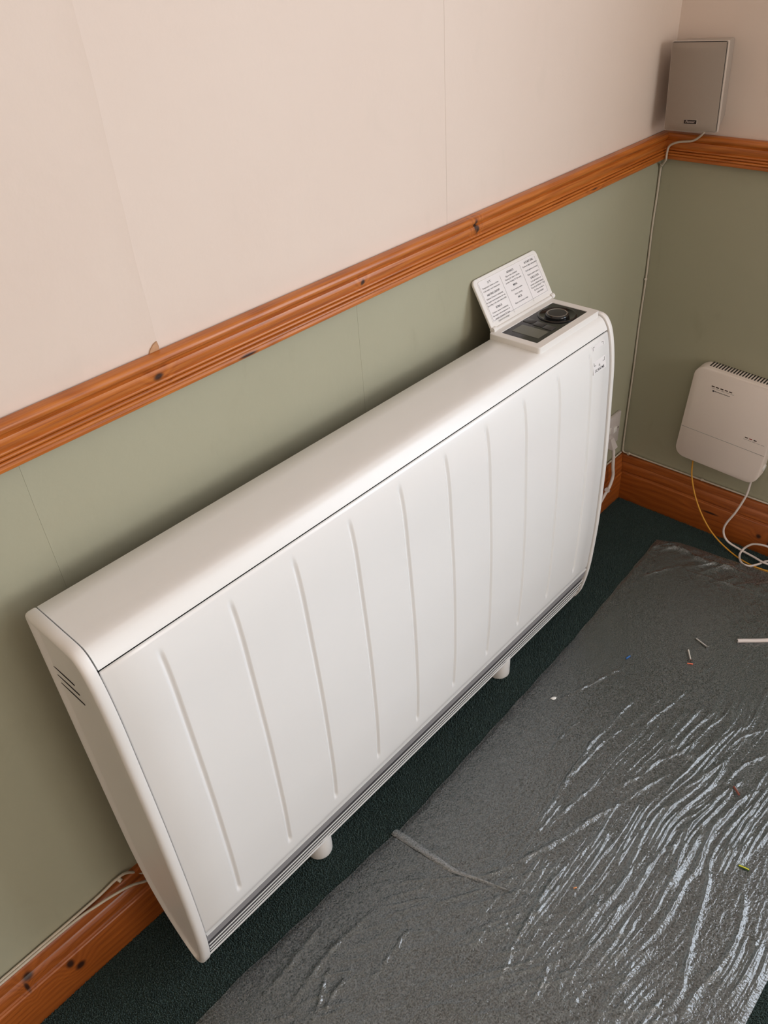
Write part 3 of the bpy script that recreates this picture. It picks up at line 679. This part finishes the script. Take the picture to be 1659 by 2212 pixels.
def rline(y0, y1, z0, z1, n_, gap):
    w = (y1-y0)/n_
    for k in range(n_):
        i = len(V); a = y0+w*k; b = a+w*(1-gap)
        V.extend([(-0.0439, a, z0), (-0.0439, b, z0), (-0.0439, b, z1), (-0.0439, a, z1)]); F.append((i, i+1, i+2, i+3))
rline(0.002, 0.057, 0.2042, 0.2050, 5, 0.25); rline(-0.094, -0.044, 0.1086, 0.1094, 5, 0.2)
tag(mesh('caption_print', V, F, 'ink_grey', rt, local=True), kind='stuff')
V, F = [], []
rline(0.0105, 0.0495, 0.1975, 0.1990, 11, 0.22); rline(0.0475, 0.0510, 0.1962, 0.2002, 1, 0)
tag(mesh('name_print', V, F, 'ink', rt, local=True), kind='stuff')
lathe('side_button', [(0.0085, 0.0), (0.0085, 0.002), (0.007, 0.003), (0.0, 0.003)], (-0.022, -RW/2, 0.042), 'white_plastic', rt, seg=20, mtx=Matrix.Rotation(math.radians(90), 4, 'X'), local=True)
yc = tube('fibre_cable', [(-0.026, -0.203, 0.225), (-0.030, -0.205, 0.193), (-0.036, -0.212, 0.158), (-0.043, -0.234, 0.108), (-0.050, -0.267, 0.061), (-0.056, -0.306, 0.026), (-0.066, -0.358, 0.0055), (-0.080, -0.405, 0.0050), (-0.077, -0.452, 0.0045), (-0.060, -0.54, 0.0045), (-0.045, -0.68, 0.0045)], 0.0019, 'yellow_cable')
tag(yc, 'thin yellow cable hanging from the router to the floor', 'cable')
wc = tube('power_lead', [(-0.026, -0.349, 0.225), (-0.030, -0.349, 0.198), (-0.035, -0.348, 0.160), (-0.045, -0.337, 0.112), (-0.050, -0.322, 0.069), (-0.050, -0.322, 0.042), (-0.050, -0.337, 0.022), (-0.050, -0.370, 0.013), (-0.056, -0.406, 0.012), (-0.062, -0.438, 0.012), (-0.050, -0.47, 0.012),
   (-0.036, -0.462, 0.008), (-0.044, -0.436, 0.0065), (-0.066, -0.425, 0.0065), (-0.088, -0.410, 0.0065), (-0.088, -0.391, 0.0065), (-0.066, -0.376, 0.008), (-0.048, -0.377, 0.018), (-0.042, -0.390, 0.034), (-0.042, -0.408, 0.043), (-0.042, -0.430, 0.046), (-0.040, -0.47, 0.040), (-0.035, -0.56, 0.006), (-0.03, -0.8, 0.006)], 0.0026, 'white_cable')
tag(wc, 'white power lead looping on the carpet below the router', 'cable')

# ------------------------------------------------------------------ fused spur and heater flex
sk = thing('fused_spur', 'white fused wall outlet behind the right end of the heater', 'socket', (-0.092, 0.0, 0.192))
box('face_plate', (-0.135, -0.0095, 0.195), (-0.048, -0.0008, 0.284), 'socket', sk, bevel=0.0025)
box('switch', (-0.112, -0.0125, 0.240), (-0.098, -0.0090, 0.258), 'white_plastic', sk, bevel=0.001)
box('fuse_holder', (-0.082, -0.0120, 0.232), (-0.066, -0.0090, 0.248), 'white_plastic', sk, bevel=0.001)
lathe('fixing_screw', [(0.0028, 0), (0.0028, 0.0008), (0.0, 0.0012)], (-0.057, -0.0095, 0.240), 'steel', sk, seg=14, mtx=Matrix.Rotation(math.radians(90), 4, 'X'))
loft('cord_outlet', [[(-0.101, -0.0085, 0.196), (-0.078, -0.0085, 0.196), (-0.078, -0.026, 0.196), (-0.101, -0.026, 0.196)], [(-0.097, -0.0085, 0.222), (-0.082, -0.0085, 0.222), (-0.082, -0.014, 0.222), (-0.097, -0.014, 0.222)]], 'socket', sk, local=False)
fx = tube('heater_flex', [(-0.0895, -0.020, 0.199), (-0.0920, -0.0245, 0.175), (-0.0955, -0.0285, 0.145), (-0.0945, -0.0310, 0.118), (-0.108, -0.0325, 0.094), (-0.130, -0.0330, 0.080), (-0.154, -0.0330, 0.063), (-0.20, -0.0345, 0.046), (-0.30, -0.037, 0.035), (-0.42, -0.045, 0.040), (-0.50, -0.060, 0.075), (-0.53, -0.075, 0.12)], 0.0042, 'flex')
tag(fx, 'white flex from the wall outlet clipped to the skirting board', 'cable')
tube('cable_clip', [(-0.1215, -0.0325, 0.0895), (-0.1185, -0.0325, 0.0835)], 0.0066, 'flex', fx, smoothpath=False)
lathe('clip_nail', [(0.0014, 0.0), (0.0014, 0.0015), (0.0, 0.002)], (-0.1130, -0.0385, 0.0830), 'steel', fx, seg=10, mtx=Matrix.Rotation(math.radians(90), 4, 'X'))

# wires along the skirting at the left
w1 = tube('telephone_wire', [(-2.6, -0.0050, 0.1375), (-2.1, -0.0050, 0.1378), (-1.85, -0.0052, 0.1376), (-1.70, -0.0050, 0.1380), (-1.612, -0.0055, 0.1400), (-1.575, -0.0062, 0.1450), (-1.555, -0.0070, 0.1405), (-1.532, -0.0120, 0.1150), (-1.50, -0.026, 0.100), (-1.30, -0.026, 0.098), (-0.9, -0.026, 0.098), (-0.45, -0.022, 0.10), (-0.16, -0.0070, 0.133), (-0.06, -0.0055, 0.1378), (-0.012, -0.0055, 0.1385)], 0.0022, 'cream_cable')
tag(w1, 'upper thin cream wire along the top of the left skirting board', 'cable')
tube('cable_clip', [(-1.571, -0.0050, 0.1425), (-1.569, -0.0110, 0.1395)], 0.0036, 'cream_cable', w1, smoothpath=False)
w2 = tube('telephone_wire', [(-2.6, -0.0090, 0.1372), (-2.1, -0.0092, 0.1370), (-1.80, -0.0092, 0.1372), (-1.66, -0.0095, 0.1370), (-1.615, -0.0150, 0.1372), (-1.585, -0.0195, 0.1350), (-1.560, -0.0215, 0.1270), (-1.530, -0.0245, 0.1080), (-1.48, -0.0275, 0.088), (-1.2, -0.0275, 0.084), (-0.9, -0.0275, 0.084)], 0.0021, 'cream_cable')
tag(w2, 'lower cream wire sagging loose off the skirting towards the heater', 'cable')

# ------------------------------------------------------------------ plastic sheet
CREASE = {  # floor polylines of the folds: (points, height mm, width mm)
 'A': ([(-0.747, -0.536), (-0.799, -0.518), (-0.863, -0.498), (-0.921, -0.476), (-0.973, -0.462), (-1.029, -0.442), (-1.071, -0.424), (-1.108, -0.409), (-1.138, -0.392)], 5.5, 3.4),
 'B': ([(-0.922, -0.502), (-0.982, -0.497), (-1.03, -0.49), (-1.076, -0.487), (-1.118, -0.49), (-1.155, -0.494), (-1.191, -0.497), (-1.224, -0.506), (-1.252, -0.511)], 6, 3.2),
 'C': ([(-0.99, -0.498), (-1.032, -0.503), (-1.078, -0.499), (-1.128, -0.497), (-1.18, -0.496)], 3.5, 2.6),
 'D': ([(-1.026, -0.488), (-1.064, -0.461), (-1.103, -0.435), (-1.136, -0.414)], 3.5, 2.6),
 'E': ([(-0.668, -0.65), (-0.72, -0.63), (-0.776, -0.621), (-0.829, -0.615), (-0.872, -0.623), (-0.92, -0.634), (-0.962, -0.635), (-0.99, -0.64), (-1.023, -0.638)], 5, 3),
 'F': ([(-0.668, -0.642), (-0.717, -0.639), (-0.769, -0.635), (-0.816, -0.63), (-0.857, -0.636)], 4, 3),
 'G': ([(-0.70, -0.662), (-0.764, -0.653), (-0.808, -0.646), (-0.852, -0.653), (-0.891, -0.658), (-0.924, -0.655), (-0.955, -0.657), (-1.002, -0.658), (-1.039, -0.655), (-1.077, -0.65), (-1.126, -0.64)], 5.5, 3.4),
 'H': ([(-0.886, -0.679), (-0.941, -0.692), (-0.975, -0.698), (-1.013, -0.707), (-1.058, -0.718), (-1.089, -0.727), (-1.129, -0.723)], 6, 3.4),
 'I': ([(-0.88, -0.735), (-0.916, -0.748), (-0.967, -0.756), (-1.012, -0.755), (-1.04, -0.75), (-1.077, -0.744), (-1.124, -0.744)], 6, 3.6),
 'J': ([(-0.819, -0.665), (-0.868, -0.67), (-0.913, -0.687)], 4, 3), 'R': ([(-1.18, -0.552), (-1.207, -0.563), (-1.232, -0.566), (-1.256, -0.566)], 4.5, 3),
 'S': ([(-1.097, -0.652), (-1.128, -0.657), (-1.152, -0.654)], 4.5, 3), 'T': ([(-1.10, -0.585), (-1.122, -0.589), (-1.149, -0.592)], 3.5, 3), 'U': ([(-1.161, -0.619), (-1.188, -0.616), (-1.22, -0.614)], 3.5, 3),
 'V': ([(-1.14, -0.479), (-1.17, -0.472), (-1.205, -0.453), (-1.231, -0.432)], 3.5, 2.6), 'Wq': ([(-0.872, -0.613), (-0.898, -0.599), (-0.931, -0.596), (-0.982, -0.596)], 4.5, 3),
 'X': ([(-0.678, -0.674), (-0.732, -0.656), (-0.78, -0.65)], 4, 3), 'Y': ([(-0.682, -0.692), (-0.737, -0.685), (-0.797, -0.691)], 4, 3),
 'K': ([(-0.621, -0.403), (-0.665, -0.397), (-0.715, -0.396), (-0.774, -0.389), (-0.811, -0.393), (-0.85, -0.394), (-0.903, -0.399), (-0.935, -0.405), (-0.987, -0.407)], 5, 3),
 'L': ([(-0.685, -0.423), (-0.733, -0.413), (-0.77, -0.405), (-0.803, -0.403), (-0.859, -0.4), (-0.904, -0.403)], 4.2, 2.8),
 'M': ([(-0.823, -0.443), (-0.868, -0.441), (-0.9, -0.436), (-0.941, -0.43), (-0.988, -0.426)], 4.2, 2.8), 'N': ([(-0.523, -0.472), (-0.573, -0.467), (-0.614, -0.459), (-0.654, -0.45), (-0.693, -0.442)], 4, 2.8),
 'O': ([(-0.56, -0.346), (-0.593, -0.329), (-0.633, -0.317), (-0.675, -0.302), (-0.724, -0.284)], 4, 2.6), 'P': ([(-0.652, -0.544), (-0.702, -0.524), (-0.741, -0.506), (-0.786, -0.499), (-0.819, -0.483), (-0.857, -0.47)], 4.5, 3),
 'Q': ([(-0.92, -0.417), (-0.982, -0.418), (-1.015, -0.415)], 3.5, 2.6), 'f1': ([(-0.196, -0.297), (-0.184, -0.371), (-0.176, -0.429), (-0.167, -0.48)], 3.5, 2.4),
 'f2': ([(-0.162, -0.2), (-0.128, -0.259), (-0.139, -0.308), (-0.125, -0.366), (-0.122, -0.43)], 9, 6), 'f3': ([(-0.282, -0.228), (-0.241, -0.25), (-0.189, -0.281)], 4, 3),
 'f4': ([(-0.150, -0.215), (-0.118, -0.255)], 8, 5), 'Z1': ([(-0.534, -0.633), (-0.584, -0.604), (-0.638, -0.594)], 4, 3), 'Z2': ([(-0.592, -0.656), (-0.647, -0.631), (-0.701, -0.623)], 4, 3), 'Z3': ([(-0.723, -0.347), (-0.801, -0.337), (-0.863, -0.343)], 2.6, 2.6),
 'a': ([(-1.409, -0.302), (-1.43, -0.308), (-1.455, -0.323), (-1.481, -0.336)], 4.5, 3), 'b': ([(-1.311, -0.29), (-1.354, -0.286), (-1.398, -0.283), (-1.438, -0.287), (-1.487, -0.294)], 4.5, 4.5), 'c': ([(-1.263, -0.387), (-1.294, -0.356), (-1.328, -0.365)], 3, 3),
 'd': ([(-1.093, -0.415), (-1.126, -0.4), (-1.175, -0.351), (-1.215, -0.31), (-1.261, -0.274)], 3, 2.4), 'e': ([(-1.294, -0.356), (-1.329, -0.359), (-1.364, -0.362), (-1.401, -0.357)], 3, 3), 'g': ([(-1.364, -0.241), (-1.417, -0.245), (-1.47, -0.251), (-1.504, -0.25)], 3, 4), 'h': ([(-1.399, -0.329), (-1.44, -0.334), (-1.466, -0.342)], 3.5, 3)}
def vnoise(x, y, seed):
    g = np.random.default_rng(seed); N = 256; T = g.random((N, N)); xi = np.floor(x).astype(int); yi = np.floor(y).astype(int); fx_ = x-xi; fy_ = y-yi
    fx_ = fx_*fx_*(3-2*fx_); fy_ = fy_*fy_*(3-2*fy_); xi %= N; yi %= N; x2 = (xi+1) % N; y2 = (yi+1) % N
    return (T[xi, yi]*(1-fx_)+T[x2, yi]*fx_)*(1-fy_)+(T[xi, y2]*(1-fx_)+T[x2, y2]*fx_)*fy_
def sst(x, a, b):
    t_ = np.clip((x-a)/(b-a), 0, 1); return t_*t_*(3-2*t_)
NX, NY = 1000, 400
u = np.linspace(0, 1, NX)[:, None]*np.ones((1, NY)); v = np.ones((NX, 1))*np.linspace(0, 1, NY)[None]
xfar = np.interp(v, [0, 0.08, 0.14, 0.25, 0.42, 0.65, 1.0], [-0.128, -0.104, -0.098, -0.093, -0.078, -0.07, -0.06])
X = -2.0+(xfar+2.0)*u
ytop = np.interp(X, [-2.0, -1.60, -1.53, -1.18, -1.16, -0.895, -0.557, -0.127], [-0.206, -0.2035, -0.2015, -0.2222, -0.2262, -0.2208, -0.2126, -0.188])
Y = ytop+(-0.817-ytop)*v + 0.0008*np.sin(X*70)*(1-v)
# flow-aligned wrinkles
flow = vnoise((X+3)*7, (Y+3)*7, 3)*0.030+vnoise((X+3)*3, (Y+3)*3, 8)*0.05
yy = Y+0.10*np.where(X > -0.75, (X+0.75), 0)*1.0+flow
zone = sst(-Y, 0.36, 0.60)*sst(X, -1.30, -1.05)*(0.25+0.75*sst(-X, 0.40, 0.72))
zone2 = sst(-Y, 0.22, 0.45)*0.25+0.06
rid = vnoise((X+3)*8, yy*135, 11); rid = np.abs(rid-0.5)*2; rid = (1-rid)**4.5
rid2 = vnoise((X+3)*15+yy*14, yy*250, 12); rid2 = (1-np.abs(rid2-0.5)*2)**4
ang = vnoise((X+3)*40+(Y)*40, (Y-X)*42, 13); ang = (1-np.abs(ang-0.5)*2)**4
gate = sst(vnoise((X+3)*11, (Y+3)*19, 21), 0.30, 0.62)
Z = 0.0042+0.0016*vnoise((X+3)*9, (Y+3)*9, 31)+zone*gate*(0.0040*rid+0.0012*rid2)+zone2*(0.0016*rid+0.0010*rid2)
ang2 = vnoise((0.82*X-0.57*Y+3)*13, (0.57*X+0.82*Y+3)*72, 15); ang2 = (1-np.abs(ang2-0.5)*2)**3
Z += (0.0008*ang+0.0030*ang2)*sst(-X, 0.98, 1.20)*sst(-Y, 0.22, 0.40)*(0.3+0.7*gate)
Z += 0.0060*ang2*sst(X, -0.20, -0.13)*(0.3+0.7*gate)+0.0010*ang*sst(X, -0.50, -0.25)*gate
Z += 0.0004*vnoise((X+3)*190, (Y+3)*190, 41)
for k_, (pts, hh, ww) in CREASE.items():
    P = np.array([(q.x, q.y) for q in catmull([(a, b, 0) for a, b in pts], 6)]); P = P+0.0009*np.stack([np.sin(np.arange(len(P))*1.7), np.cos(np.arange(len(P))*2.3)], 1)
    msk = (X > P[:, 0].min()-0.03) & (X < P[:, 0].max()+0.03) & (Y > P[:, 1].min()-0.03) & (Y < P[:, 1].max()+0.03)
    qx, qy = X[msk], Y[msk]; best = np.full(qx.shape, 9.0); par = np.zeros(qx.shape)
    for i in range(len(P)-1):
        ax, ay = P[i]; bx_, by_ = P[i+1]; L2 = (bx_-ax)**2+(by_-ay)**2+1e-12
        t_ = np.clip(((qx-ax)*(bx_-ax)+(qy-ay)*(by_-ay))/L2, 0, 1); dist = np.hypot(qx-ax-t_*(bx_-ax), qy-ay-t_*(by_-ay))
        b_ = dist < best; best = np.where(b_, dist, best); par = np.where(b_, (i+t_)/(len(P)-1), par)
    taper = np.sin(np.pi*np.clip(par*0.92+0.04, 0, 1))**0.7*(0.72+0.28*np.sin(par*23+hh))
    Z[msk] += hh*0.001*0.85*taper*np.exp(-(best/(ww*0.001))**1.5)
edge = np.minimum(np.minimum(v, 1-v)*0.6, (1-u)*1.5); Z = 0.0036+(Z-0.0036)*sst(edge, 0.0, 0.010)
co = np.stack([X, Y, Z], 2).reshape(-1, 3)
idx = np.arange(NX*NY).reshape(NX, NY); q = np.stack([idx[:-1, :-1], idx[1:, :-1], idx[1:, 1:], idx[:-1, 1:]], 2).reshape(-1, 4)[:, ::-1]
sheet = thing('plastic_sheet', 'crumpled clear plastic dust sheet spread over the green carpet', 'plastic sheet', (-1.0, -0.5, 0.0))
def numesh(name, co, q, mat, parent):
    me = bpy.data.meshes.new(name); me.vertices.add(len(co)); co = co-np.array(OFF[parent.name]); me.vertices.foreach_set('co', co.astype(np.float32).ravel())
    me.loops.add(q.size); me.loops.foreach_set('vertex_index', q.astype(np.int32).ravel()); me.polygons.add(len(q)); me.polygons.foreach_set('loop_start', np.arange(len(q), dtype=np.int32)*4)
    me.update(calc_edges=True); me.polygons.foreach_set('use_smooth', [True]*len(q)); me.materials.append(MT[mat]); return link(bpy.data.objects.new(name, me), parent)
fm = numesh('film', co, q, 'film', sheet)
# folded-over tuck at the edge: a doubled tongue of film
n = 40; ts = np.linspace(0, 1, n); a = np.stack([np.interp(ts, [0, 0.55, 1], [-1.1640, -1.1545, -1.1270]), np.interp(ts, [0, 0.55, 1], [-0.2240, -0.350, -0.4420])], 1)
b = np.stack([np.interp(ts, [0, 0.55, 1], [-1.1790, -1.1665, -1.1285]), np.interp(ts, [0, 0.55, 1], [-0.2215, -0.345, -0.4425])], 1)
rows = []
for k in range(9):
    s = k/8; pz = 0.0068+0.0042*math.sin(math.pi*s)**0.7+0.0005*np.sin(ts*17+s*3); rows.append(np.stack([a[:, 0]*(1-s)+b[:, 0]*s, a[:, 1]*(1-s)+b[:, 1]*s, pz], 1))
co2 = np.concatenate(rows); id2 = np.arange(9*n).reshape(9, n); q2 = np.stack([id2[:-1, :-1], id2[1:, :-1], id2[1:, 1:], id2[:-1, 1:]], 2).reshape(-1, 4)
numesh('folded_tuck', co2, q2, 'film_fold', sheet)

# ------------------------------------------------------------------ debris lying on the sheet
def sheet_z(x, y):
    i = int(np.argmin((X-x)**2+(Y-y)**2)); return float(Z.ravel()[i])
def screw(p, q, label):
    z = max(sheet_z(*p), sheet_z(*q), sheet_z((p[0]+q[0])/2, (p[1]+q[1])/2)); a = Vector((p[0], p[1], z+0.0018)); b = Vector((q[0], q[1], z+0.0030)); dv = (b-a); L = dv.length; dv.normalize()
    t = thing('screw', label, 'screw', a, group='loose screws on the plastic sheet')
    m_ = dv.to_track_quat('Z', 'Y').to_matrix().to_4x4()
    prof = [(0.0003, 0.0)]
    k = 0.0015
    while k < L*0.86: prof += [(0.0014, k), (0.0021, k+0.0007)]; k += 0.0014
    prof += [(0.0016, L*0.88), (0.0017, L*0.93)]
    lathe('shank', prof, (0, 0, 0), 'steel', t, seg=14, mtx=m_, local=True)
    hd = lathe('head', [(0.0016, L*0.90), (0.0042, L*0.975), (0.0042, L), (0.0, L)], (0, 0, 0), 'steel', t, seg=20, mtx=m_, local=True)
    for rz in (0, 90):
        box('cross_slot', (-0.0024, -0.0004, L-0.0006), (0.0024, 0.0004, L+0.0002), 'slot', hd, local=True, mtx=m_ @ Matrix.Rotation(math.radians(rz), 4, 'Z'))
screw((-0.3935, -0.4195), (-0.4040, -0.4520), 'longer steel screw lying on the plastic nearest the white cable offcut')
screw((-0.4345, -0.4215), (-0.4630, -0.4410), 'shorter steel screw on the plastic beside the orange scrap')
def bit(name, p, q, rad, mat, label, cat, mid=None, hollow=None, group=None):
    z = max(sheet_z(*p), sheet_z(*q), sheet_z((p[0]+q[0])/2, (p[1]+q[1])/2))+rad*0.75
    pts = [(p[0], p[1], z)]+([(mid[0], mid[1], z)] if mid else [((p[0]+q[0])/2, (p[1]+q[1])/2, z+0.0004)])+[(q[0], q[1], z)]
    o = tube(name, pts, rad, mat, None, n=6, sides=10); tag(o, label, cat, group)
    if hollow:
        dv = (Vector(pts[0])-Vector(pts[1])).normalized(); tube('conductor', [Vector(pts[0])-dv*0.003, Vector(pts[0])+dv*0.0004], rad*0.4, hollow, o, smoothpath=False)
    return o
bit('cable_offcut', (-0.3460, -0.4920), (-0.23, -0.60), 0.0044, 'flex', 'thick white cable offcut lying on the plastic at the right edge', 'cable', mid=(-0.296, -0.549), hollow='slot')
bit('wire_scrap', (-0.5285, -0.3345), (-0.5405, -0.3320), 0.0016, 'blue_bit', 'tiny blue piece of wire insulation on the plastic sheet', 'wire scrap', group='insulation scraps')
bit('wire_scrap', (-0.4665, -0.4480), (-0.4720, -0.4380), 0.0014, 'orange_bit', 'tiny orange scrap beside the screw on the plastic', 'wire scrap', group='insulation scraps')
bit('wire_scrap', (-0.7020, -0.6390), (-0.7125, -0.6535), 0.0021, 'brown_bit', 'short brown piece of wire insulation on the crinkled plastic', 'wire scrap', hollow='copper', group='insulation scraps')
gy = bit('wire_scrap', (-0.8412, -0.7085), (-0.8378, -0.7250), 0.0021, 'stripe_green', 'short green and yellow striped wire insulation near the lower right', 'wire scrap', group='insulation scraps')
GYZ = max(sheet_z(-0.8412, -0.7085), sheet_z(-0.8378, -0.7250), sheet_z(-0.8395, -0.71675))+0.0021*0.75
tube('yellow_stripe', [(-0.8418, -0.7087, GYZ+0.0014), (-0.8401, -0.7168, GYZ+0.0019), (-0.8384, -0.7248, GYZ+0.0014)], 0.0009, 'stripe_yellow', gy)
bm = bmesh.new(); bmesh.ops.create_icosphere(bm, subdivisions=2, radius=1.0)
zc = sheet_z(-0.7325, -0.2728)
for vv in bm.verts: vv.co = Vector((vv.co.x*0.0062*(1+0.2*math.sin(vv.co.y*4)), vv.co.y*0.0040, max(vv.co.z, -0.3)*0.0020))
bmesh.ops.transform(bm, matrix=Matrix.Translation((-0.7325, -0.2728, zc+0.0012)) @ Matrix.Rotation(-0.6, 4, 'Z'), verts=bm.verts)
tag(finish_bm('plaster_chip', bm, 'chip', None, smooth=True), 'small white plaster chip on the plastic sheet near the heater', 'plaster chip')
bit('copper_clipping', (-1.0500, -0.5235), (-1.0545, -0.5205), 0.0012, 'copper', 'tiny copper clipping on the plastic in the foreground', 'wire scrap', group='insulation scraps')
